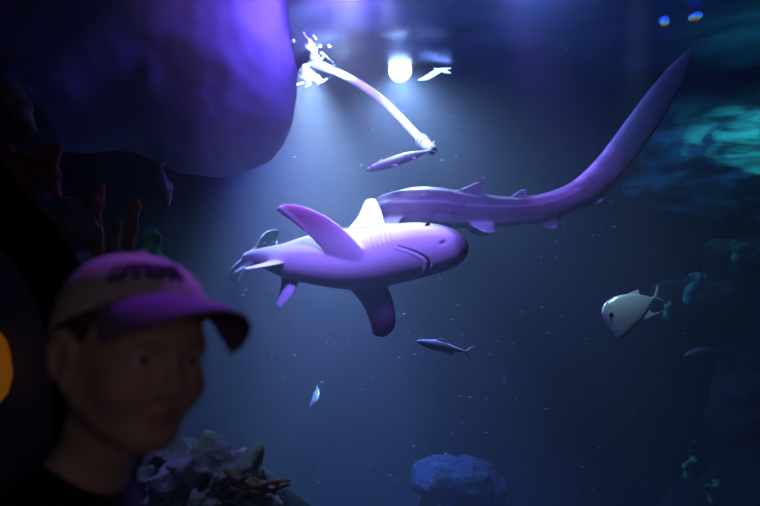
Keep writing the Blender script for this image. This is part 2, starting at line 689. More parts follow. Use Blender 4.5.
# ================================================================== BIG ROCKS
m_rock = mat('reef_rock', (0.11, 0.10, 0.12), 0.9, noise=((0.20, 0.17, 0.20), 3.0, 0.35, 0.7), bump=(14, 0.6, 0.05), spec=0.1)
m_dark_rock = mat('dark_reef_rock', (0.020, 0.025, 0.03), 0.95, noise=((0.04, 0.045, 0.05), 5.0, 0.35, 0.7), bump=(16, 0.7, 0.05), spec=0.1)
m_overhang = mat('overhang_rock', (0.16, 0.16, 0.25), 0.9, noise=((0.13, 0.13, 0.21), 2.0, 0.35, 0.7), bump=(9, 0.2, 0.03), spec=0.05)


def EL(px, py, Y, rx, rz, ry):
    """ellipsoid given by the spot and half extents in pixels at its depth"""
    p = P(px, py, Y)
    return (tuple(p), (rx / F * Y, ry, rz / F * Y))


V, Fq = rock_mesh([EL(190, 20, 3.7, 93, 135, 0.55), EL(214, 40, 3.6, 66, 128, 0.45), EL(90, -10, 3.5, 130, 160, 0.7), EL(-60, 0, 3.2, 160, 150, 0.8), EL(215, 100, 3.75, 70, 68, 0.4)],
                  0.032, 0.05, 1.6, 0.25, 3.1)
tag(link('overhanging_rock', V, Fq, m_overhang), 'big overhanging rock lit violet, reaching the water surface beside the splash', 'rock')

V, Fq = rock_mesh([EL(-70, 330, 2.6, 170, 190, 0.5), EL(10, 330, 2.7, 95, 105, 0.4), EL(-30, 190, 2.6, 80, 110, 0.4), EL(70, 440, 2.8, 80, 160, 0.4), EL(40, 640, 2.8, 170, 200, 0.5)],
                  0.03, 0.11, 3.0, 0.1, 9.0)
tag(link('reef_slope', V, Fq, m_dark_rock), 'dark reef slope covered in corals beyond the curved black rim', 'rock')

# ================================================================== LAMPS UNDER THE SURFACE
m_house = mat('lamp_housing', (0.10, 0.10, 0.11), 0.5, metal=0.5)
m_lens = mat('lamp_lens', (1, 1, 1), 0.4, emit=(0.95, 0.97, 1.0), emit_s=14)


def floodlight(c, d, r, label, lens_m, group=None):
    c, d = Vector(c), Vector(d).normalized()
    t = empty('aquarium_floodlight', c)
    tag(t, label, 'lamp', group)
    back = c - d * r * 1.0
    link('housing', *tube([c - d * r * 1.7, c - d * r * 1.5, back, c - d * 0.012, c - d * 0.004], [r * 0.35, r * 0.7, r * 0.95, r * 1.06, r * 1.06], 28), m_house, t)
    link('lens', *sphere(c, (r, r, r), 28, 16), lens_m, t)
    return t


floodlight(LAMP_B, (0.1, -0.75, -0.66), 0.10, 'blazing round white floodlight at the water surface above the pole', m_lens)
floodlight(LAMP_A, (0.1, -0.75, -0.66), 0.048, 'small white floodlight between the violet rock and the splash', m_lens)


def dispersed(name, stops):
    m = bpy.data.materials.new(name)
    m.use_nodes = True
    nt = m.node_tree
    b = nt.nodes['Principled BSDF']
    b.inputs['Base Color'].default_value = (0.02, 0.02, 0.02, 1)
    tc = nt.nodes.new('ShaderNodeTexCoord')
    sx = nt.nodes.new('ShaderNodeSeparateXYZ')
    nt.links.new(tc.outputs['Generated'], sx.inputs[0])
    r = nt.nodes.new('ShaderNodeValToRGB')
    while len(r.color_ramp.elements) < len(stops):
        r.color_ramp.elements.new(0.5)
    for e, (p, c) in zip(r.color_ramp.elements, stops):
        e.position = p
        e.color = (*c, 1)
    nt.links.new(sx.outputs['Z'], r.inputs['Fac'])
    nt.links.new(r.outputs['Color'], b.inputs['Emission Color'])
    b.inputs['Emission Strength'].default_value = 1.2
    m.cycles.emission_sampling = 'NONE'
    return m


m_blue = dispersed('blue_led_lens', [(0.0, (0.25, 0.04, 0.01)), (0.12, (0.40, 0.22, 0.06)), (0.26, (0.04, 0.42, 0.50)), (0.50, (0.02, 0.16, 1.2)), (1.0, (0.05, 0.03, 0.9))])  # refracted colour fringes painted into the glow of the blue lens
for (px, py, rx, ry, tilt, lab) in ((664.5, 21, 4.6, 5.2, 25, 'small round blue LED lamp near the surface, over the tail tip'), (695.5, 16.5, 6.8, 4.0, 12, 'small flattened blue LED lamp near the surface, beside the round one')):
    c = P(px, py, 3.85)
    t = empty('led_lamp', c)
    tag(t, lab, 'lamp')
    V, Fc = sphere((0, 0, 0), (rx / F * 3.85, rx / F * 3.85, ry / F * 3.85), 20, 12)
    ca, sa = math.cos(math.radians(tilt)), math.sin(math.radians(tilt))
    V = np.stack([V[:, 0] * ca - V[:, 2] * sa, V[:, 1], V[:, 0] * sa + V[:, 2] * ca], axis=1) + np.array(c)
    link('lens', V, Fc, m_blue, t)
    link('housing', *tube([c + Vector((0, .02, 0)), c + Vector((0, .06, .02)), c + Vector((0, .08, .05))], [.012, .014, .008], 12), m_house, t)

# glowing tubes standing in for a lamp's glint on the ripples beside the floodlight
m_streak = mat('streak_glow', (1, 1, 1), 0.4, emit=(0.70, 0.84, 1.0), emit_s=4)
t = empty('light_streak', P(432, 74, 5.0))
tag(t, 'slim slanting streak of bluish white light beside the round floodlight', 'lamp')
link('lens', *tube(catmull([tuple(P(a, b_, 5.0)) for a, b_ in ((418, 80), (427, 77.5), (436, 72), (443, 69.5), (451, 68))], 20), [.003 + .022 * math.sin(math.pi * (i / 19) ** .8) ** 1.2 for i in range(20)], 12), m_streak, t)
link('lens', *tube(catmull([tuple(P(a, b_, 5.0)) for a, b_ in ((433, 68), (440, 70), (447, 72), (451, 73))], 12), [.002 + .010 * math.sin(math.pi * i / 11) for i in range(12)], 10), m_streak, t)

# ================================================================== SHARK (banked, belly to the glass)
m_shark = mat('shark_skin', (0.5, 0.5, 0.5), 0.45, attr='col', bump=(160, 0.04, 0.002), spec=0.35)
m_eye = mat('dark_eye', (0.01, 0.01, 0.012), 0.15, spec=0.6)
TL = 2.35
body = loft_body([
    (0.000, .002, .002, .002, .004), (.004, .016, .012, .010, .004), (.012, .028, .020, .017, .004), (.025, .040, .028, .024, .003), (.05, .053, .038, .033, .001),
    (.08, .061, .046, .041, 0), (.12, .067, .054, .049, 0), (.18, .072, .064, .058, 0), (.25, .075, .072, .066, 0), (.32, .075, .073, .067, 0),
    (.40, .065, .062, .057, 0), (.50, .046, .045, .041, 0), (.60, .030, .030, .028, 0), (.68, .021, .022, .020, .001), (.74, .016, .018, .017, .002),
    (.80, .011, .017, .015, .006), (.86, .006, .012, .010, .02), (.90, .003, .006, .005, .035)], 80, 44, None, 2.15)


def pec(sgn):
    def place(a, b, n):
        bend = 0.25 * b * b
        if sgn < 0:
            a = a - 0.42 * b
        if sgn > 0:
            return (0.222 + a + .22 * b, 0.040 + b * 0.80, -0.046 + 0.20 * b + bend + n)
        return (0.222 + a, sgn * (0.045 + b * 0.96), -0.034 - 0.22 * b + bend + n)
    if sgn < 0:
        return foil([(0, 0), (.020, .05), (.047, .10), (.080, .145), (.110, .170), (.126, .178)], [(.105, 0), (.100, .035), (.106, .08), (.124, .125), (.143, .160), (.146, .172)], place, .016, .5)
    return foil([(.0, 0), (.006, .05), (.022, .10), (.054, .145), (.092, .174), (.122, .181)], [(.100, 0), (.100, .035), (.110, .08), (.128, .125), (.145, .160), (.146, .172)], place, .016, .5)


def vert(x0, z0, sgn=1):
    return lambda a, b, n: (x0 + a, n, z0 + sgn * b)


def pelv(sgn):
    return foil([(0, 0), (.025, .045), (.055, .080)], [(.080, 0), (.078, .03), (.084, .078)], lambda a, b, n: (.445 + a, sgn * (.028 + .55 * b), -.028 - .85 * b + n), .010, .5)


shells = [body, pec(1), pec(-1),
          foil([(0, 0), (.035, .06), (.065, .12), (.095, .165), (.110, .172)], [(.190, 0), (.155, .05), (.135, .10), (.134, .150), (.135, .165)], vert(.198, .050), .016, .5),
          pelv(1), pelv(-1),
          foil([(0, 0), (.015, .030), (.040, .052)], [(.095, 0), (.092, .025), (.085, .050)], vert(.600, .020), .011, .6),
          foil([(0, 0), (.025, .028), (.05, .050)], [(.065, 0), (.065, .02), (.08, .048)], vert(.635, -.016, -1), .010, .5),
          foil([(.755, .012), (.82, .042), (.88, .062), (.945, .060)], [(.80, -.014), (.86, -.012), (.91, .004), (.955, .040)], lambda a, b, n: (a, n, b), .012, .5),
          foil([(.755, -.004), (.79, -.055), (.835, -.115)], [(.83, .012), (.835, -.04), (.848, -.114)], lambda a, b, n: (a, n, b), .012, .5)]
V, Fq = remesh(*join(*shells), 0.0034)
V = relax(V, Fq, 2)
x, y, z = V[:, 0], V[:, 1], V[:, 2]
# the mouth: an arched cleft under the head
ay = np.abs(y)
xm = 0.082 + 0.052 * (ay / 0.046) ** 2
head = (z < 0.012) & (ay < 0.052) & (x < .16)
cleft = np.exp(-((x - xm) / 0.0026) ** 2) * head
lip = np.exp(-((x - xm - 0.008) / 0.006) ** 2) * head
nost = np.exp(-(((x - .036) / .006) ** 2 + ((ay - .030) / .0035) ** 2)) * (z < 0.005)
gill = np.zeros_like(x)
for g in range(5):
    gill += np.exp(-((x - (.172 + .0115 * g) - 0.25 * (z - .0) ** 1) / .0018) ** 2) * (z > -.040) * (z < .028) * (ay > .045) * (ay < .10)
N = normals(V, Fq)
V = V - N * (0.006 * cleft - 0.002 * lip + 0.004 * nost + 0.0012 * gill)[:, None]
white = np.tile(np.array([0.80, 0.78, 0.80]), (len(V), 1))
hu = np.interp(x, [0, .1, .25, .5, .7, 1], [.012, .045, .07, .055, .026, .02])
mott = np.array([mnoise.noise(Vector((a * 30, b * 30, c * 30))) for a, b, c in V])
back = smooth01(z + 0.006 * mott, 0.30 * hu, 0.62 * hu)
C = mixc(white, (0.36, 0.34, 0.37), back)
span = np.clip((ay - 0.075) / 0.165, 0, 1) * ((x > .2) & (x < .45))
C = mixc(C, (0.33, 0.11, 0.23), smooth01(span, .05, .55) * 0.9)
C = mixc(C, (0.035, 0.022, 0.035), smooth01(span, .38, .78) * np.where(y > 0, .0, 1.0) + smooth01(span, .62, 1.0) * (y > 0))
bb_ = (ay - .045) / .96
te_d = np.interp(bb_, [0, .035, .08, .125, .160, .172], [.100, .100, .110, .128, .145, .146]) - (x - .222 + np.where(y < 0, .42 * bb_, -.22 * bb_))
C = mixc(C, (0.80, 0.72, 0.78), np.exp(-((te_d - .002) / .006) ** 2) * ((bb_ > .03) & (bb_ < .165) & (x > .2) & (x < .45)) * .8)
C = mixc(C, (0.85, 0.84, 0.85), ((z > .085) & (x > .2) & (x < .45)) * 1.0)  # overexposed light on the dorsal fin painted into its colour
C = mixc(C, (0.05, 0.045, 0.055), smooth01(x, .79, .83) * smooth01(z, .004, .02))
C = mixc(C, (0.03, 0.03, 0.04), smooth01(z, .030, .040) * ((x > .585) & (x < .72)))  # shadow on the second dorsal fin painted into the colour
C = mixc(C, (0.16, 0.15, 0.18), np.exp(-((x - .004) / .012) ** 2) * 0.9)
C = mixc(C, (0.03, 0.015, 0.03), np.clip(cleft, 0, 1))
C = mixc(C, (0.05, 0.03, 0.05), np.clip(nost, 0, 1))
C = mixc(C, (0.30, 0.27, 0.31), np.clip(gill, 0, 1) * 0.35)
pix = [(0, 466, 246), (.12, 421, 250), (.25, 370, 258), (.38, 322, 260), (.50, 287, 261), (.62, 264, 258), (.73, 249, 258), (.80, 247, 257), (.86, 256, 252), (.93, 271, 247), (1.0, 284, 246)]
sp = solve_spine(pix, TL, 2.95, 1.0)
pose = poser([p[0] for p in pix], sp, [48, 47, 45, 44, 44, 46, 52, 50, 32, 20, 20], TL)
W = pose(V)
base = W.mean(axis=0)
shark = empty('shark', tuple(pose([(0.3, 0, 0)])[0]))
tag(shark, 'pale grey shark banking with its white belly and curved mouth toward the glass', 'shark')
link('body', W, Fq, m_shark, shark, cols=C)
for sgn in (1, -1):
    e = pose([(0.078, sgn * .0575, .012)])[0]
    link('eye', *sphere(e, 0.0125 * TL / 2.0, 16, 10), m_eye, shark)

# ================================================================== ZEBRA SHARK
ZL = 2.75


def ridge(s, a):
    g = 0
    if .06 < s < .75:
        k = min(1, (s - .06) / .06) * min(1, (.75 - s) / .2)
        for c, wd in ((90, 9), (48, 8), (132, 8), (12, 8), (168, 8)):
            da = (math.degrees(a) - c + 180) % 360 - 180
            g += .09 * k * math.exp(-(da / wd) ** 2)
    return g


zb = loft_body([(0, .004, .004, .004, 0), (.006, .022, .016, .016, 0), (.02, .040, .028, .026, 0), (.06, .054, .042, .034, 0), (.12, .058, .052, .040, 0),
                (.20, .056, .055, .044, 0), (.30, .050, .050, .042, 0), (.40, .040, .038, .036, 0), (.50, .030, .028, .036, 0), (.58, .022, .025, .038, 0), (.66, .016, .024, .050, 0),
                (.76, .011, .024, .058, 0), (.86, .008, .022, .056, 0), (.94, .005, .018, .040, 0), (.98, .003, .010, .020, 0), (1.0, .0015, .003, .004, 0)], 110, 72, ridge)


def zpec(sgn):
    return foil([(0, 0), (.02, .05), (.06, .11), (.09, .13)], [(.085, 0), (.09, .04), (.10, .09), (.105, .125)], lambda a, b, n: (.14 + a, sgn * (.038 + .85 * b), -.020 - .45 * b + n), .014, .5)


def zpel(sgn):
    return foil([(0, 0), (.02, .03), (.04, .05)], [(.07, 0), (.07, .02), (.066, .048)], lambda a, b, n: (.345 + a, sgn * (.022 + .6 * b), -.024 - .62 * b + n), .010, .6)


shells = [zb, zpec(1), zpec(-1), zpel(1), zpel(-1),
          foil([(0, 0), (.05, .020), (.085, .036)], [(.105, 0), (.10, .015), (.102, .034)], vert(.295, .038), .012, .5),
          foil([(0, 0), (.03, .014), (.055, .026)], [(.07, 0), (.068, .01), (.07, .025)], vert(.435, .024), .010, .5),
          foil([(0, 0), (.025, .020), (.045, .036)], [(.07, 0), (.068, .018), (.062, .035)], vert(.49, -.026, -1), .010, .6),
          foil([(0, 0), (.03, .022), (.05, .036)], [(.10, 0), (.09, .018), (.075, .035)], vert(.585, -.026, -1), .010, .6)]
V, Fq = remesh(*join(*shells), 0.0034)
V = relax(V, Fq, 1)
x, y, z = V[:, 0], V[:, 1], V[:, 2]
tan = np.tile(np.array([0.26, 0.18, 0.24]), (len(V), 1))
C = mixc(tan, (0.60, 0.56, 0.56), smooth01(-z, .010, .034) * (x < .55))
ang = np.degrees(np.arctan2(z, y))
for c_ in (90, 48, 132, 12, 168):
    C = mixc(C, (0.66, 0.52, 0.64), np.exp(-((ang - c_) / 3.5) ** 2) * ((x > .06) & (x < .80)) * .6)  # lit ridges: their light is painted in as paler lines
C = mixc(C, (0.60, 0.48, 0.58), smooth01(z, .012, .022) * (x > .62) * .5)
C = mixc(C, (0.07, 0.045, 0.06), smooth01(x, .66, .92) * .85)  # fading light painted into the colour: the tail darkens to its tip
spt = np.array([mnoise.noise(Vector((a * 42, b * 42, c * 42))) for a, b, c in V])
C = mixc(C, (0.10, 0.07, 0.08), smooth01(spt, .15, .3) * 0.35)
C = mixc(C, (0.70, 0.66, 0.55), smooth01(-z, .062, .070) * (x > .34) * (x < .46))  # lit fin edge painted in as a paler pelvic tip
C = mixc(C, (0.62, 0.5, 0.62), smooth01(-z, .046, .050) * (x > .48) * (x < .70))
pix = [(0, 366, 242), (.12, 386, 219), (.25, 422, 210), (.37, 474, 212), (.50, 528, 209), (.60, 572, 194), (.70, 604, 165), (.80, 632, 127), (.90, 662, 86), (1.0, 693, 48)]
ZY = 3.9
zp = [P(a, b_, ZY + 0.25 * max(0, s - .5) + 0.45 * max(0, .25 - s) / .25) for s, a, b_ in pix]
zpose = poser([p[0] for p in pix], zp, [-8, -8, -6, -4, 0, 6, 8, 8, 8, 8], ZL)
zebra = empty('zebra_shark', tuple(zpose([(.3, 0, 0)])[0]))
tag(zebra, 'slender spotted shark with ridged back and very long upswept tail behind the pale shark', 'shark')
m_zeb = mat('zebra_shark_skin', (0.3, 0.3, 0.3), 0.5, attr='col', bump=(120, 0.05, 0.003), spec=0.3)
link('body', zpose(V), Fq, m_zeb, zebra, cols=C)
for sgn in (1, -1):
    link('eye', *sphere(zpose([(.045, sgn * .049, .018)])[0], .012, 14, 8), m_eye, zebra)

# ================================================================== FEEDING POLE, SPLASH, BAIT FISH
m_pvc = mat('white_pvc', (0.85, 0.86, 0.88), 0.35, spec=0.4)
m_bore = mat('pipe_bore', (0.05, 0.04, 0.06), 0.6)
pc = [P(312, 64, 4.80), P(320, 66.5, 4.73), P(345, 76, 4.55), P(370, 91, 4.35), P(395, 113, 4.15), P(418, 137, 3.97), P(433, 151, 3.86)]
cur = [Vector(p) for p in catmull([tuple(p) for p in pc], 60)]
cut = [p for p in cur if p.z < SURF_Z - 0.005]
pole = empty('feeding_pole', tuple(cut[0]))
tag(pole, 'curved white plastic feeding pole reaching down from the splash to the bait fish', 'pole')
k0 = int(len(cur) * 0.86)
link('tube', *tube([p for p in cur if p.z < SURF_Z + 0.1], 0.030, 20), m_pvc, pole)
d_end = (cur[-1] - cur[-6]).normalized()
link('sleeve', *tube(cur[k0:-1] + [cur[-1]], 0.037, 24), m_pvc, pole)
for off in (0.0, 0.035):
    c0 = cur[k0] + d_end * off
    link('ring', *tube([c0 - d_end * .009, c0 - d_end * .006, c0 + d_end * .006, c0 + d_end * .009], [.037, .046, .046, .037], 24), m_pvc, pole)
c0 = cur[-1] + d_end * 0.004
link('bore', *tube([c0 - d_end * .01, c0], [.027, .028], 20), m_bore, pole)
up_ = Vector((0.45, -0.1, 0.9)).normalized()
link('peg', *tube([cur[-1] - d_end * .03 + up_ * .02, cur[-1] - d_end * .03 + up_ * .055], [.006, .004], 10), m_pvc, pole)

# bait fish
m_bait = mat('bait_fish_skin', (0.5, 0.5, 0.5), 0.35, attr='col', spec=0.5)
BLn = 0.47
bb = loft_body([(0, .004, .004, .004, 0), (.02, .018, .016, .016, 0), (.08, .036, .036, .034, 0), (.2, .052, .056, .058, 0), (.35, .058, .066, .072, 0), (.55, .054, .062, .066, 0),
                (.72, .038, .042, .044, 0), (.86, .018, .020, .020, 0), (.93, .010, .012, .012, 0), (.97, .006, .008, .008, 0)], 50, 28)
shells = [bb,
          foil([(0, 0), (.03, .04), (.06, .062)], [(.10, 0), (.09, .02), (.085, .058)], vert(.33, .060), .012, .5),
          foil([(0, 0), (.02, .025), (.04, .04)], [(.07, 0), (.065, .015), (.06, .038)], vert(.62, .046), .012, .5),
          foil([(0, 0), (.02, .025), (.04, .04)], [(.07, 0), (.065, .015), (.06, .038)], vert(.60, -.050, -1), .012, .5),
          foil([(.92, .006), (.97, .05), (1.02, .085)], [(.95, -.004), (.985, .03), (1.03, .08)], lambda a, b, n: (a, n, b), .012, .5),
          foil([(.92, -.006), (.97, -.05), (1.02, -.085)], [(.95, .004), (.985, -.03), (1.03, -.08)], lambda a, b, n: (a, n, b), .012, .5)]
for sgn in (1, -1):
    shells.append(foil([(0, 0), (.03, .03), (.06, .05)], [(.03, 0), (.05, .02), (.07, .046)], lambda a, b, n, s=sgn: (.21 + a, s * (.045 + .6 * b), -.03 - .6 * b + n), .010, .5))
V, Fq = remesh(*join(*shells), 0.006)
C = mixc(np.tile(np.array([0.82, 0.80, 0.86]), (len(V), 1)), (0.16, 0.12, 0.22), smooth01(V[:, 2], -.005, .03))
C = mixc(C, (0.04, 0.03, 0.05), np.exp(-((V[:, 0] - .0) / .03) ** 2))
pix = [(0, 366, 170), (.3, 387, 164), (.6, 408, 157), (.85, 424, 152), (1.0, 433, 149)]
bp_ = [P(a, b_, 3.78 + 0.06 * s) for s, a, b_ in pix]
BLn = sum((bp_[i + 1] - bp_[i]).length for i in range(4))
bpose = poser([p[0] for p in pix], bp_, [127] * 5, BLn * 1.25)
bait = empty('bait_fish', tuple(bpose([(.5, 0, 0)])[0]))
tag(bait, 'small dead fish held by its tail at the tip of the white pole', 'fish')
link('body', bpose(V), Fq, m_bait, bait, cols=C)
for sgn in (1, -1):
    link('eye', *sphere(bpose([(.075, sgn * .034, .008)])[0], .007, 12, 8), m_eye, bait)

# ================================================================== LOOKDOWN-LIKE SILVER FISH
m_silver = mat('silver_fish_skin', (0.5, 0.5, 0.5), 0.3, attr='col', spec=0.6, metal=0.25)


def silver_fish(pixA, pixB, Y, label, deep=1.0, roll=0, dY=0.05, cat='fish', dim=1.0):
    """pixA = brow end, pixB = tail root"""
    a, b_ = P(*pixA, Y), P(*pixB, Y + dY)
    L = (b_ - a).length / 0.80
    mid = a.lerp(b_, .5)
    st = []
    for s, w, top, bot in [(0, .010, .03, .30), (.015, .03, .08, .36), (.06, .05, .13, .37), (.15, .065, .19, .36), (.3, .07, .22, .31), (.45, .06, .20, .25), (.6, .042, .145, .165), (.72, .026, .075, .085), (.80, .016, .03, .03), (.84, .012, .026, .026)]:
        st.append((s, w, top * deep, bot * deep, 0))
    bd = loft_body(st, 60, 36)
    sh = [bd,
          foil([(.80, .0), (.87, .06), (.98, .16)], [(.84, -.02), (.90, .02), (1.0, .14)], lambda a, b, n: (a, n, b), .016, .5),
          foil([(.80, .0), (.87, -.06), (.98, -.16)], [(.84, .02), (.90, -.02), (1.0, -.14)], lambda a, b, n: (a, n, b), .016, .5),
          foil([(.40, .17 * deep), (.50, .19 * deep), (.66, .20 * deep)], [(.66, .08 * deep), (.66, .15 * deep), (.68, .195 * deep)], lambda a, b, n: (a, n, b), .014, .5),
          foil([(.38, -.22 * deep), (.56, -.24 * deep), (.86, -.22 * deep)], [(.66, -.09 * deep), (.70, -.19 * deep), (.87, -.21 * deep)], lambda a, b, n: (a, n, b), .014, .5)]
    Vf, Ff = remesh(*join(*sh), 0.010)
    c = np.tile(np.array([0.74, 0.80, 0.74]), (len(Vf), 1))
    c = mixc(c, (0.62, 0.64, 0.76), smooth01(-Vf[:, 2], 0.0, .16))
    c = mixc(c, (0.75, 0.80, 0.45), np.exp(-(((Vf[:, 0] - .12) / .05) ** 2 + ((Vf[:, 2] + .10) / .012) ** 2)))
    c = mixc(c, (0.03, 0.03, 0.04), np.exp(-(((Vf[:, 0] - .05) / .05) ** 2 + ((Vf[:, 2] + .26 * deep) / .010) ** 2)) * .8)
    c = c * dim
    ps = poser([0, .4, .8, 1.0], [a, a.lerp(b_, .5), b_, b_ + (b_ - a) * .25], [roll] * 4, L)
    t = empty('silver_fish', tuple(ps([(.4, 0, 0)])[0]))
    tag(t, label, cat)
    link('body', ps(Vf), Ff, m_silver, t, cols=c)
    for sg in (1, -1):
        link('eye', *sphere(ps([(.10, sg * .048, -.02 * deep)])[0], .035 * L, 14, 8), m_eye, t)
    return t


silver_fish((603, 317), (652, 299), 3.0, 'deep silver fish with a steep forehead facing down in open water', .98, -24)

# ================================================================== SPLASH WHERE THE POLE ENTERS
m_foam = mat('white_foam', (0.92, 0.94, 0.96), 0.6, spec=0.4)
def PS(px, py, Y, d=0.035):
    """as P, but never above the water surface"""
    return P(px, py, min(Y, (SURF_Z - d - CZ) * F / (253 - py)))


sp_f = Field((-0.95, 4.0, SURF_Z - .32), (-0.25, 5.0, SURF_Z + .03), 0.0085)
rs = random.Random(11)
for (a, b_, ex, ey, r0, r1) in [
        (314, 56, 309, 40, .034, .012), (309, 40, 302, 31, .014, .003), (309, 44, 314, 52, .028, .022), (313, 50, 321, 45, .024, .006), (312, 62, 322, 58, .030, .016),
        (306, 70, 316, 80, .036, .024), (307, 78, 318, 79, .042, .03), (318, 83, 330, 77, .014, .010), (330, 77, 334, 71, .011, .004), (321, 53, 333, 62, .012, .003),
        (303, 66, 316, 62, .014, .010), (303, 83, 294, 86, .010, .002), (328, 46, 336, 48, .008, .003), (292, 41, 297, 40, .006, .004), (315, 60, 329, 67, .022, .010),
        (301, 70, 309, 71, .018, .016), (326, 68, 335, 72, .016, .006), (316, 38, 309, 33, .008, .002), (322, 64, 340, 66, .008, .002), (310, 84, 303, 88, .014, .003)]:
    sp_f.cone(PS(a, b_, 4.78), PS(ex, ey, 4.78), r0, r1, 0.010)
V, Fq = sp_f.mesh(1)
V = V + normals(V, Fq) * (0.016 * fbm(V, 22, 3, 2.0))[:, None]
tag(link('water_splash', V, Fq, m_foam), 'bright white splash where the feeding pole breaks the surface', 'splash')

# ================================================================== OTHER FISH
m_slim = mat('slim_fish_skin', (0.5, 0.5, 0.5), 0.4, attr='col', spec=0.4)


def slim_fish(pixA, pixB, Y, label, thick=1.0, roll=0, top=(0.55, 0.46, 0.75), low=(0.06, 0.10, 0.13), dY=0.1):
    a, b_ = P(*pixA, Y), P(*pixB, Y + dY)
    L = (b_ - a).length
    st = [(s, w * thick, u * thick, d * thick, 0) for s, w, u, d, _ in [(0, .004, .004, .004, 0), (.02, .018, .018, .016, 0), (.1, .045, .05, .045, 0), (.3, .065, .085, .085, 0), (.5, .055, .078, .08, 0), (.7, .032, .045, .045, 0), (.84, .014, .02, .02, 0), (.9, .008, .014, .014, 0)]]
    sh = [loft_body(st, 44, 26),
          foil([(0, 0), (.06, .05), (.16, .07)], [(.28, 0), (.26, .03), (.2, .065)], vert(.28, .065 * thick), .014, .5),
          foil([(0, 0), (.06, .04), (.12, .055)], [(.2, 0), (.18, .02), (.15, .05)], vert(.5, -.06 * thick, -1), .014, .5),
          foil([(.86, .0), (.92, .06), (1.0, .12)], [(.9, -.01), (.94, .03), (1.01, .11)], lambda a_, b, n: (a_, n, b), .014, .5),
          foil([(.86, .0), (.92, -.06), (1.0, -.12)], [(.9, .01), (.94, -.03), (1.01, -.11)], lambda a_, b, n: (a_, n, b), .014, .5)]
    Vf, Ff = remesh(*join(*sh), 0.011)
    c = mixc(np.tile(np.array(low), (len(Vf), 1)), top, smooth01(Vf[:, 2], -.01, .04))
    ps = poser([0, .5, 1.0], [a, a.lerp(b_, .5), b_], [roll] * 3, L)
    t = empty('reef_fish', tuple(ps([(.45, 0, 0)])[0]))
    tag(t, label, 'fish')
    link('body', ps(Vf), Ff, m_slim, t, cols=c)
    for sg in (1, -1):
        link('eye', *sphere(ps([(.08, sg * .036 * thick, .012)])[0], .016 * L, 12, 8), m_eye, t)
    return t


slim_fish((416, 341), (472, 353), 4.0, 'slim fish with its back lit pale violet, swimming below the banking shark', 1.0)  # violet light from above painted into the back's colour
slim_fish((168, 206), (160, 162), 3.0, 'dim brown fish standing nose down in the shade of the violet rock', 1.5, 80, (0.12, 0.09, 0.07), (0.08, 0.06, 0.05), .10)
slim_fish((504, 375), (511, 392), 4.6, 'tiny grey fish nosing up in the dim water over the rounded rock', 1.3, 20, (0.35, 0.4, 0.4), (0.3, 0.33, 0.33))
silver_fish((315, 404), (317, 388), 4.2, 'tiny pale fish seen head-on low in the deep blue water', 1.0, 40, .12, dim=.4)
slim_fish((684, 356), (727, 351), 4.3, 'dark grey fish hardly showing under the silver one', 1.5, 0, (0.10, 0.13, 0.13), (0.05, 0.07, 0.08))

# ================================================================== REEF AND CORALS
m_teal = mat('teal_rock', (0.015, 0.07, 0.06), 0.9, noise=((0.10, 0.36, 0.27), 2.0, 0.46, 0.60), bump=(7, 0.6, 0.06), spec=0.1)
nt = m_teal.node_tree
for n in [n for n in nt.nodes if n.type == 'TEX_NOISE']:
    mp = nt.nodes.new('ShaderNodeMapping')
    mp.inputs['Rotation'].default_value = (0, math.radians(22), 0)
    mp.inputs['Scale'].default_value = (0.55, 1.0, 3.2)
    nt.links.new(n.inputs['Vector'].links[0].from_socket, mp.inputs['Vector'])
    nt.links.new(mp.outputs['Vector'], n.inputs['Vector'])
# stretched, wavy ledge on the far side
def streaky(V, amp, d, f1, f2, seed):
    d = np.array(d) / np.linalg.norm(d)
    along = V @ d
    perp = V - along[:, None] * d
    Q = perp * f1 + along[:, None] * d * f2
    return amp * np.array([mnoise.fractal(Vector(q) + Vector((seed, 0, 0)), 0.8, 2.0, 4) for q in Q])


lo_b = [EL(730, 135, 5.6, 95, 42, .5), EL(790, 160, 5.5, 130, 58, .7), EL(690, 188, 5.7, 70, 20, .4), EL(650, 150, 5.8, 40, 16, .3), EL(860, 160, 5.6, 120, 70, .8)]
V, Fq = rock_mesh(lo_b, 0.035, 0.02, 2.0, 0.15, 1.0)
V = V + normals(V, Fq) * streaky(V, 0.13, (0.9, 0.1, 0.35), 3.2, 0.7, 5.0)[:, None]
tag(link('rock_ledge', V, Fq, m_teal), 'broad teal rock ledge with wavy streaks under the long tail', 'rock')
V, Fq = rock_mesh([EL(790, 0, 5.0, 90, 50, .4), EL(840, 30, 5.0, 90, 50, .4), EL(740, -20, 5.2, 90, 40, .5)], 0.04, 0.10, 2.2, 0.15, 4.0)
tag(link('hanging_rock', V, Fq, m_dark_rock), 'dark rock hanging above the teal ledge', 'rock')
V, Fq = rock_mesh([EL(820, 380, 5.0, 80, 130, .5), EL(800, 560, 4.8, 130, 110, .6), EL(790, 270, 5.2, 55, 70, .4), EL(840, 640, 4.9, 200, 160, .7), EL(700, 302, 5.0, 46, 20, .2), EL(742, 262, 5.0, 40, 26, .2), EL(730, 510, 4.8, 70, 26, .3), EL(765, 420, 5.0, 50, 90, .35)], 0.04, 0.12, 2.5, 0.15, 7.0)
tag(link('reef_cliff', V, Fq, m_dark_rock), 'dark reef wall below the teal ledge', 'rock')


def coral_mat(name, c, c2=None, scale=22):
    return mat(name, c, 0.85, noise=(c2 or tuple(v * 0.45 for v in c), scale, 0.4, 0.65), bump=(60, 0.6, 0.01), spec=0.15)


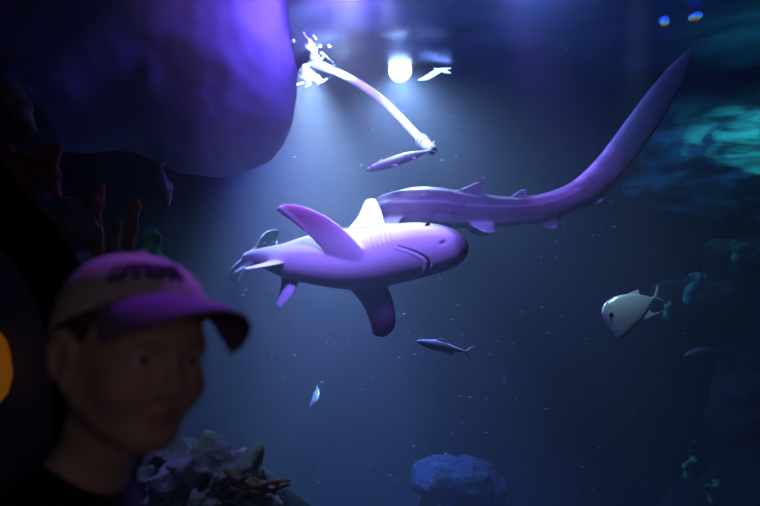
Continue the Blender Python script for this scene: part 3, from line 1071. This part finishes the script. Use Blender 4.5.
def coral(name, label, cones, vox, m, k=0.012, rough=0.0, freq=20, group=None, seed=0.0):
    """cones rows: (a, b, ra, rb) -> one grown-together coral"""
    pts = np.array([list(c[0]) for c in cones] + [list(c[1]) for c in cones])
    rm = max(max(c[2], c[3]) for c in cones) + 0.05
    f = Field(pts.min(axis=0) - rm, pts.max(axis=0) + rm, vox)
    for a, b_, ra, rb in cones:
        f.cone(a, b_, ra, rb, k)
    V, Fq = f.mesh(1)
    if rough:
        V = V + normals(V, Fq) * (rough * fbm(V, freq, 3, seed))[:, None]
    return tag(link(name, V, Fq, m), label, 'coral', group)


m_red = coral_mat('red_coral', (0.42, 0.06, 0.10))
m_orange = coral_mat('orange_sponge', (0.50, 0.17, 0.07))
m_tealc = coral_mat('teal_coral', (0.06, 0.42, 0.20))
m_greyc = coral_mat('grey_coral', (0.22, 0.24, 0.22))
m_brownc = coral_mat('brown_coral', (0.62, 0.36, 0.22))


def fingers(px, py, Y, n, ln, r, seed, spread=0.7):
    q = random.Random(seed)
    base = P(px, py, Y)
    out = [(base - Vector((0, -0.02, 0.08)), base, r * 1.6, r * 1.5)]
    for i in range(n):
        an = q.uniform(-spread, spread)
        d = Vector((math.sin(an), q.uniform(-.5, .1), math.cos(an))).normalized()
        st = base + Vector((q.uniform(-1, 1) * r * 1.6, q.uniform(-.03, .02), q.uniform(-.4, .4) * r))
        out.append((st, st + d * ln * q.uniform(.6, 1.1), r, r * .8))
    return out


YR = 2.12
coral('finger_coral', 'dim red finger coral, topmost cluster on the dark reef slope', fingers(48, 176, YR, 6, .10, .024, 3), .009, m_red, seed=1)
coral('finger_coral', 'dark red finger coral clump lower on the reef slope above the cap', fingers(92, 205, YR, 5, .06, .018, 5), .008, m_red, seed=2)
coral('finger_coral', 'crimson lobed coral at the upper rim of the black arch', fingers(18, 165, YR - .05, 5, .05, .028, 8), .009, m_red, seed=3)
coral('tube_sponge', 'tall orange tube sponge standing behind the cap', [(P(128, 246, YR), P(135, 206, YR), .022, .020), (P(135, 206, YR), P(136, 203, YR), .021, .019), (P(112, 250, YR), P(117, 222, YR), .018, .017), (P(97, 250, YR), P(98, 232, YR), .024, .020)], .007, m_orange, rough=.004)
coral('round_coral', 'small round teal coral behind the top of the cap', [(P(150, 258, YR), P(150, 252, YR), .04, .04), (P(150, 244, YR), P(152, 238, YR), .036, .034), (P(140, 255, YR), P(160, 262, YR), .035, .03)], .008, m_tealc, rough=.008)
coral('lobed_coral', 'grey lobed coral in the middle of the reef slope', [(P(48, 220, YR), P(62, 210, YR), .06, .05), (P(66, 228, YR), P(80, 240, YR), .055, .045), (P(40, 200, YR), P(34, 210, YR), .05, .05), (P(80, 212, YR), P(92, 228, YR), .04, .035)], .01, m_greyc, rough=.015, freq=12)
coral('lobed_coral', 'pale grey coral lobe below the overhanging rock, high on the slope', [(P(8, 96, YR), P(20, 108, YR), .05, .045), (P(22, 112, YR), P(28, 128, YR), .04, .03)], .01, m_greyc, rough=.012, freq=14)

# coral head beside the boy: knobbly, full of holes
rh = random.Random(21)
blobs = [EL(185, 492, 2.1, 40, 44, .16), EL(215, 478, 2.1, 38, 34, .14), EL(165, 478, 2.05, 26, 30, .12), EL(232, 500, 2.1, 40, 40, .16), EL(190, 560, 2.1, 62, 66, .2), EL(230, 650, 2.1, 110, 90, .25)]
holes = []
for _ in range(46):
    a, b_ = rh.uniform(140, 262), rh.uniform(440, 520)
    holes.append(EL(a, b_, rh.uniform(1.88, 2.0), rh.uniform(4, 10), rh.uniform(4, 9), rh.uniform(.05, .10)))
V, Fq = rock_mesh(blobs, 0.009, 0.060, 11.0, 0.05, 5.5, 4, holes)
m_head = mat('coral_head', (0.34, 0.42, 0.30), 0.9, noise=((0.60, 0.55, 0.80), 9, 0.40, 0.60), bump=(45, 0.7, 0.015), spec=0.1)
tag(link('knobbly_coral', V, Fq, m_head), 'knobbly coral head full of holes beside the boy', 'coral')


def bz(pts, Y):
    return [tuple(P(a, b_, Y + dy)) for a, b_, dy in pts]


def branch_cones(paths):
    out = []
    for pts, r0, r1 in paths:
        c = catmull(pts, max(6, len(pts) * 3))
        for i in range(len(c) - 1):
            t0, t1 = i / (len(c) - 1), (i + 1) / (len(c) - 1)
            out.append((tuple(c[i]), tuple(c[i + 1]), r0 + (r1 - r0) * t0, r0 + (r1 - r0) * t1))
    return out


coral('branching_coral', 'thin brown branching coral reaching out from the coral head',
      branch_cones([(bz([(226, 470, 0), (240, 481, -.02), (258, 486, -.03), (274, 482, -.04), (291, 480, -.05)], 1.98), .011, .005),
                    (bz([(232, 488, 0), (252, 492, -.02), (270, 491, -.02), (284, 486, -.03), (290, 484, -.03)], 1.97), .009, .004),
                    (bz([(258, 486, -.03), (268, 489, -.03), (276, 493, -.03)], 1.98), .006, .004),
                    (bz([(274, 482, -.04), (281, 485, -.02)], 1.98), .005, .003),
                    (bz([(240, 481, -.02), (246, 477, -.05), (248, 475, -.06)], 1.98), .006, .004)]), .0045, m_brownc, .006, .002, 40)
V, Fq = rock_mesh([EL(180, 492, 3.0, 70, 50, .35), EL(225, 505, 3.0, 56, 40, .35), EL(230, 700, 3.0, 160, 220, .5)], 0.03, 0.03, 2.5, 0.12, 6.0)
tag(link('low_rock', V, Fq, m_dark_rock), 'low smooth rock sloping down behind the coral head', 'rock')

m_bluerock = mat('blue_grey_rock', (0.008, 0.018, 0.020), 0.9, noise=((0.022, 0.030, 0.07), 3.0, 0.45, 0.56), bump=(20, 0.8, 0.04), spec=0.1)
V, Fq = rock_mesh([EL(436, 480, 4.9, 24, 22, .25), EL(468, 490, 4.9, 34, 32, .3), EL(450, 540, 4.9, 42, 50, .35), EL(492, 508, 4.95, 22, 28, .25), EL(470, 590, 5.0, 84, 100, .5)], 0.03, 0.055, 4.5, 0.08, 8.0, 4)
tag(link('rounded_rock', V, Fq, m_bluerock), 'rounded blue-grey rock rising from the bottom below the banking shark', 'rock')

for px, py, Y, n, ln, r, seed, lab in [
        (738, 248, 4.5, 5, .06, .022, 31, 'small teal coral tuft, topmost on the dark reef wall'),
        (697, 278, 4.6, 4, .05, .020, 32, 'small teal coral tuft behind the tail of the silver fish'),
        (689, 290, 4.6, 4, .04, .022, 33, 'teal coral nub just under the tuft behind the silver fish'),
        (668, 306, 4.6, 3, .03, .018, 34, 'faint blue-green coral nub touching the silver fish tail'),
        (690, 466, 4.2, 6, .05, .022, 35, 'teal coral sprig low down, higher of the two'),
        (715, 490, 4.2, 5, .05, .022, 36, 'teal coral sprig at the bottom of the reef wall')]:
    coral('coral_tuft', lab, fingers(px, py, Y, n, ln, r, seed, 1.3), .009, m_tealc, seed=seed)
# drifting specks that nobody could count
vs_, fs_ = [], []
qs = random.Random(5)
for i in range(420):
    Yq = qs.uniform(2.5, 5.5)
    c = P(qs.uniform(210, 780), qs.uniform(-10, 520), Yq)
    if c.z > SURF_Z - .05 or c.x < -0.42 * 1.0 and c.z > CZ + .3:
        continue
    r = qs.uniform(.0015, .0036)
    ln = r * qs.uniform(1.0, 4.0)
    vv = np.array([(ln, 0, r * .3), (-ln, 0, -r * .3), (0, r, 0), (0, -r, 0), (0, 0, r), (0, 0, -r)]) + np.array(c)
    n0 = len(vs_) * 6
    vs_.append(vv)
    fs_ += [[n0 + a for a in f] for f in ((0, 2, 4), (2, 1, 4), (1, 3, 4), (3, 0, 4), (2, 0, 5), (1, 2, 5), (3, 1, 5), (0, 3, 5))]
m_speck = mat('drifting_specks', (0.75, 0.78, 0.8), 0.7)
tag(link('drifting_specks', np.vstack(vs_), fs_, m_speck, smooth=False), 'pale specks drifting all through the water', 'specks', kind='stuff')

# amber lamp far inside the hall-side panel
m_amber = mat('amber_glow', (0.3, 0.1, 0.02), 0.5, noise=((0.2, 0.05, 0.01), 20, .3, .7), emit=(0.75, 0.24, 0.02), emit_s=0.13)
t = empty('wall_lamp', P(-4, 400, PY - .03))
tag(t, 'amber wall lamp glowing at the edge of the dark hall panel', 'lamp')
link('lamp_shade', *tube([P(-5, y_, PY - .035) for y_ in (402, 394, 376, 356, 342, 332)], [.010, .022, .030, .026, .020, .008], 24), m_amber, t)
link('bracket', *box(tuple(P(-10, 404, PY - .04)), tuple(P(4, 398, PY) + Vector((0, .012, 0)))), m_black, t)

# ================================================================== THE BOY
HY = math.radians(51)
HC = np.array((-0.287, 0.685, 1.184))       # middle of the head
HS = 0.96
Lv = np.array((math.cos(HY), math.sin(HY), 0))
Fv = np.array((math.sin(HY), -math.cos(HY), 0))
Uv = np.array((0, 0, 1.0))
foot = np.array((HC[0], HC[1], 0.0)) - Fv * 0.03
boy = empty('person', tuple(foot))
tag(boy, 'child in a cap and dark T-shirt standing by the glass, turned toward the camera', 'person')


ROLL = math.radians(9)


def tilt(V, t=1.0):
    """the head leans a little toward the child's own left shoulder"""
    V = V.copy()
    x, z = V[:, 0].copy(), V[:, 2].copy()
    V[:, 0] = x * np.cos(ROLL * t) + z * np.sin(ROLL * t)
    V[:, 2] = z * np.cos(ROLL * t) - x * np.sin(ROLL * t)
    return V


def hw(V):
    """head frame (x to the child's own left-hand side, y forward, z up) -> world"""
    V = tilt(np.atleast_2d(np.asarray(V, dtype=float)) * HS)
    return HC + V[:, 0:1] * Lv + V[:, 1:2] * Fv + V[:, 2:3] * Uv


def bw(V):
    """body frame: same turn, z from the floor"""
    V = np.atleast_2d(np.asarray(V, dtype=float))
    return np.array((HC[0], HC[1], 0)) + V[:, 0:1] * Lv + V[:, 1:2] * Fv + V[:, 2:3] * Uv


def hz(z):
    return HC[2] + z * HS


def tw(V):
    """body frame with the trunk turned further toward the tank than the head"""
    V = np.atleast_2d(np.asarray(V, dtype=float)).copy()
    V = tilt(V - np.array((0, 0, HC[2])), smooth01(V[:, 2], 1.02, 1.11)) + np.array((0, 0, HC[2]))
    t = np.radians(-50) * (1 - smooth01(V[:, 2], .99, 1.10))
    x, y = V[:, 0], V[:, 1] + .035
    V[:, 0], V[:, 1] = x * np.cos(t) - y * np.sin(t), x * np.sin(t) + y * np.cos(t) - .035
    W_ = bw(V)
    W_[:, 0] -= 0.04 * (1 - smooth01(V[:, 2], .99, 1.10))
    return W_


S_ = HS
f = Field((-.24, -.16, -.005), (.24, .19, 1.33), 0.0030)


def H(x, y, z):
    return (x * S_, y * S_, hz(z))


# head
f.ell(H(0, -.012, .030), (.073 * S_, .088 * S_, .076 * S_), .01)
f.ell(H(0, .022, -.022), (.062 * S_, .066 * S_, .078 * S_), .03)
f.ell(H(0, .040, .022), (.058 * S_, .048 * S_, .040 * S_), .02)
f.cone(H(0, .058, -.082), H(0, .050, -.076), .020 * S_, .024 * S_, .02)
for g in (1, -1):
    f.cone(H(g * .052, .0, -.045), H(g * .014, .055, -.082), .018 * S_, .020 * S_, .02)
    f.ell(H(g * .034, .058, -.030), .027 * S_, .02)
    f.cone(H(g * .012, .083, .017), H(g * .048, .066, .016), .007 * S_, .006 * S_, .012)
f.cone(H(0, .086, .006), H(0, .101, -.028), .0065 * S_, .0095 * S_, .010)
for g in (1, -1):
    f.ell(H(g * .0095, .093, -.032), .0075 * S_, .006)
    f.ell(H(g * .030, .092, .000), (.0165 * S_, .014 * S_, .0105 * S_), .010, 's')
    f.ell(H(g * .006, .100, -.040), .0035 * S_, .002, 's')
# lips
f.cone(H(-.017, .077, -.058), H(0, .0865, -.0555), .0045 * S_, .0060 * S_, .006)
f.cone(H(.017, .077, -.058), H(0, .0865, -.0555), .0045 * S_, .0060 * S_, .006)
f.cone(H(-.014, .078, -.064), H(.014, .078, -.064), .0055 * S_, .0055 * S_, .006)
f.cone(H(0, .083, -.0645), H(0, .084, -.0645), .006 * S_, .006 * S_, .006)
f.cone(H(-.019, .0835, -.0605), H(0, .0930, -.0603), .0012, .0016, .002, 's')
f.cone(H(.019, .0835, -.0605), H(0, .0930, -.0603), .0012, .0016, .002, 's')
# lids
for g in (1, -1):
    f.cone(H(g * .018, .0805, .0040), H(g * .031, .0855, .0085), .0030, .0034, .003)
    f.cone(H(g * .031, .0855, .0085), H(g * .043, .0770, .0030), .0034, .0030, .003)
    f.cone(H(g * .018, .0805, -.0040), H(g * .031, .0835, -.0085), .0028, .0030, .003)
    f.cone(H(g * .031, .0835, -.0085), H(g * .043, .0765, -.0030), .0030, .0028, .003)
# ears
for g in (1, -1):
    th = [math.radians(a) for a in (-60, -20, 20, 60, 100, 140, 180)]
    pr = [H(g * (.072 + .012 * math.sin(max(0, math.pi * i / 6))), -.012 - .017 * math.cos(t + .4) * 1.0 * 1 + 0, -.008 + .028 * math.sin(t)) for i, t in enumerate(th)]
    for i in range(len(pr) - 1):
        f.cone(pr[i], pr[i + 1], .0052, .0052, .005)
    f.ell(H(g * .071, -.012, -.006), (.006, .016, .024), .006)
    f.ell(H(g * .072, -.006, -.034), (.006, .008, .010), .005)
# neck and trunk
f.cone(H(0, -.020, -.055), (0, -.050, 1.035), .046, .048, .02)
f.cone((-.060, -.055, 1.020), (.060, -.055, 1.020), .036, .036, .03)
f.cone((-.118, -.055, .985), (.118, -.055, .985), .040, .040, .03)
f.ell((0, -.045, .90), (.120, .080, .125), .04)
f.ell((0, -.040, .75), (.105, .078, .12), .04)
f.ell((0, -.045, .655), (.112, .082, .085), .03)
for g in (1, -1):
    f.chain([(g * .128, -.055, .985), (g * .160, -.060, .80), (g * .165, -.025, .625)], [.039, .030, .021], .02)
    w = np.array((g * .165, -.025, .625))
    f.cone(w, w + (0, .012, -.045), .019, .022, .01)
    f.ell(w + (0, .016, -.050), (.014, .026, .030), .01)
    for i, (dy, l1, l2) in enumerate([(.036, .026, .024), (.021, .030, .028), (.006, .028, .026), (-.008, .021, .020)]):
        k_ = w + (0, dy, -.070)
        k1 = k_ + np.array((-g * .004, .004, -l1))
        k2 = k1 + np.array((-g * .012, .004, -l2 * .8))
        f.chain([k_ + (0, 0, .012), k_, k1, k2], [.0085, .0080, .0070, .0058], .003)
    t0 = w + (0, .030, -.035)
    f.chain([t0, t0 + (-g * .004, .024, -.020), t0 + (-g * .008, .034, -.044)], [.0095, .0080, .0065], .004)
    f.chain([(g * .060, -.045, .63), (g * .066, -.040, .345), (g * .066, -.055, .075)], [.072, .046, .031], .02)
    f.ell((g * .066, -.060, .26), (.038, .044, .085), .02)
    f.cone((g * .066, -.065, .045), (g * .070, .055, .028), .032, .024, .02)
V, Fq = f.mesh(2)
skin = np.tile(np.array([0.50, 0.32, 0.26]), (len(V), 1))
hx, hy, hzz = V[:, 0] / S_, V[:, 1] / S_, (V[:, 2] - HC[2]) / S_
skin = mixc(skin, (0.42, 0.17, 0.16), np.exp(-((hx / .020) ** 2) ** 2 - ((hzz + .060) / .0075) ** 2) * (hy > .06))
for g in (1, -1):
    skin = mixc(skin, (0.20, 0.12, 0.08), np.exp(-(((hx - g * .032) / .017) ** 2) ** 2 - ((hzz - .0185 + 12 * (np.abs(hx) - .03) ** 2) / .0035) ** 2) * (hy > .05) * .8)
    skin = mixc(skin, (0.52, 0.26, 0.22), np.exp(-((hx - g * .040) / .02) ** 2 - ((hzz + .035) / .02) ** 2) * (hy > .03) * .5)
m_skin = mat('skin', (0.5, 0.3, 0.25), 0.55, attr='col', spec=0.3)
link('body', tw(V), Fq, m_skin, boy, cols=skin)
m_white = mat('eye_white', (0.7, 0.7, 0.72), 0.2, spec=0.5)
m_iris = mat('iris', (0.06, 0.05, 0.05), 0.1, spec=0.6)
for g in (1, -1):
    c = np.array((g * .0305, .0735, .0))
    e = link('eye', *((lambda VF: (hw(VF[0]), VF[1]))(sphere(c, .0128, 24, 16))), m_white, boy)
    look = np.array((-.25, 1.0, 0.02))
    look /= np.linalg.norm(look)
    link('iris', *((lambda VF: (hw(VF[0]), VF[1]))(sphere(c + look * .0085, .0062, 18, 12))), m_iris, e)

# hair under the cap
fh = Field((-.11, -.14, 1.02), (.11, .12, 1.32), .003)
fh.ell(H(0, -.014, .030), (.0775 * S_, .0925 * S_, .078 * S_), .0)
fh.ell(H(0, .075, -.010), (.10, .060, .10), .004, 's')
fh.ell(H(0, -.02, -.13), (.12, .13, .105), .004, 's')
V, Fq = fh.mesh(1)
m_hair = mat('short_hair', (0.06, 0.04, 0.03), 0.7, bump=(300, 0.5, 0.003))
link('hair', tw(V), Fq, m_hair, boy)

# cap
m_cap = mat('cap_cloth', (0.52, 0.47, 0.47), 0.85, noise=((0.44, 0.40, 0.41), 40, .3, .7), bump=(350, 0.25, 0.002), spec=0.1)
m_brim = mat('cap_brim_cloth', (0.22, 0.15, 0.30), 0.85, bump=(350, 0.25, 0.002), spec=0.1)
m_thread = mat('dark_thread', (0.03, 0.02, 0.05), 0.8)
CC = np.array((0, -.010, .030))
CR = np.array((.0865, .104, .090))


def cap_rim(az):
    """height of the cap's lower edge around the head (azimuth 0 = forehead)"""
    return .030 + .044 * math.cos(az) + .000 * math.sin(az)


def cap_pt(az, t, off=0.0):
    zr = cap_rim(az) - CC[2]
    el0 = math.asin(max(-.95, min(.95, zr / CR[2])))
    el = el0 + (math.pi / 2 - el0) * t
    seam = 0.0012 * math.exp(-((((math.degrees(az) + 30) % 60) - 30) / 2.0) ** 2) * (1 - t)
    r = CR + off
    ce = abs(math.cos(el)) ** .85
    return CC + np.array((r[0] * ce * math.sin(az), r[1] * ce * math.cos(az), r[2] * math.sin(el))) - seam * np.array((math.sin(az), math.cos(az), 0))


NA = 120
R = []
for t in np.linspace(.985, 0, 28):
    R.append(np.array([cap_pt(2 * math.pi * k / NA, t) for k in range(NA)]))
for t in np.linspace(0, .97, 20):
    R.append(np.array([cap_pt(2 * math.pi * k / NA, t, -.003) for k in range(NA)]))
V, Fc = rings(R)
cap = link('cap', hw(V), Fc, m_cap, boy)
# brim: an arched visor
def brim_pt(u, v, dz):
    az = u * math.radians(62)
    root = cap_pt(az, 0.02, -.001)
    ln = .098 * (1 - .55 * abs(u) ** 2.6)
    x = root[0] + .010 * u * v
    yv = root[1] + ln * v
    z = root[2] - v * (.012 + .026 * abs(u) ** 2 + .004 * u) + .003 * math.sin(math.pi * v)
    return np.array((x, yv, z + dz))


nu_, nv_ = 49, 18
top_ = [[brim_pt(-1 + 2 * i / (nu_ - 1), j / (nv_ - 1), .0) for j in range(nv_)] for i in range(nu_)]
bot_ = [[brim_pt(-1 + 2 * i / (nu_ - 1), j / (nv_ - 1), -.0035) for j in range(nv_)] for i in range(nu_)]
R = [np.array(top_[i] + bot_[i][::-1]) for i in range(nu_)]
V, Fc = rings(R)
link('brim', hw(V), Fc, m_brim, cap)
link('button', *((lambda VF: (hw(VF[0]), VF[1]))(sphere(CC + np.array((0, 0, CR[2] + .001)), (.007, .007, .004), 16, 8))), m_cap, cap)
# dark stitched word across the front panel, too blurred to read: a run of upright and slanted strokes
strokes = []
rg = random.Random(3)
a0, a1 = math.radians(-58), math.radians(10)
for i in range(6):
    ca_ = a0 + (a1 - a0) * (i + .5) / 6
    wd = (a1 - a0) / 6 * .36
    strokes.append([(ca_ - wd, .24), (ca_ - wd * .8, .46)])
    strokes.append([(ca_ + wd, .24), (ca_ + wd * .8, .46)])
    yb = rg.choice((.25, .35, .45))
    strokes.append([(ca_ - wd, yb), (ca_, yb + .01), (ca_ + wd, yb)])
sh = []
for st in strokes:
    c = catmull(st, 8)
    sh.append(tube([tuple(hw(cap_pt(a, t, .0015))[0]) for a, t in c], .0024, 8))
link('embroidery', *join(*sh), m_thread, cap)

# T-shirt, shorts, shoes
ft = Field((-.26, -.19, .55), (.26, .12, 1.10), .004)
ft.cone((-.062, -.055, 1.016), (.062, -.055, 1.016), .045, .045, .02)
ft.cone((-.118, -.055, .985), (.118, -.055, .985), .050, .050, .03)
ft.ell((0, -.045, .90), (.132, .092, .13), .04)
ft.ell((0, -.040, .75), (.122, .092, .14), .04)
ft.cone((0, -.042, .72), (0, -.042, .62), .118, .120, .04)
for g in (1, -1):
    ft.chain([(g * .128, -.055, .985), (g * .163, -.060, .83)], [.050, .048], .02)
    ft.ell((g * .167, -.061, .795), (.052, .052, .022), .003, 's')
ft.ell((0, -.042, .57), (.2, .2, .035), .003, 's')
ft.cone(H(0, -.020, -.055), (0, -.047, 1.045), .056, .056, .004, 's')
V, Fq = ft.mesh(1)
V = V + normals(V, Fq) * (0.003 * fbm(V, 9, 3, 1.0))[:, None]
m_shirt = mat('dark_t_shirt', (0.015, 0.013, 0.022), 0.9, bump=(250, 0.2, 0.002), spec=0.1)
link('t_shirt', tw(V), Fq, m_shirt, boy)
fs2 = Field((-.22, -.19, .30), (.22, .11, .76), .005)
fs2.ell((0, -.045, .665), (.118, .090, .075), .02)
for g in (1, -1):
    fs2.chain([(g * .062, -.045, .63), (g * .070, -.042, .40)], [.084, .072], .02)
fs2.ell((0, -.042, .335), (.2, .2, .05), .003, 's')
V, Fq = fs2.mesh(1)
link('shorts', tw(V), Fq, mat('dark_shorts', (0.02, 0.02, 0.03), 0.9), boy)
for g in (1, -1):
    fs3 = Field((g * .068 - .06, -.13, -.002), (g * .068 + .06, .12, .12), .004)
    fs3.cone((g * .066, -.070, .042), (g * .071, .062, .032), .040, .031, .02)
    fs3.cone((g * .066, -.062, .06), (g * .066, -.062, .085), .040, .038, .02)
    V, Fq = fs3.mesh(1)
    V[:, 2] = np.maximum(V[:, 2], .001)
    link('shoe', tw(V), Fq, mat('dark_shoe', (0.03, 0.03, 0.035), 0.7), boy)
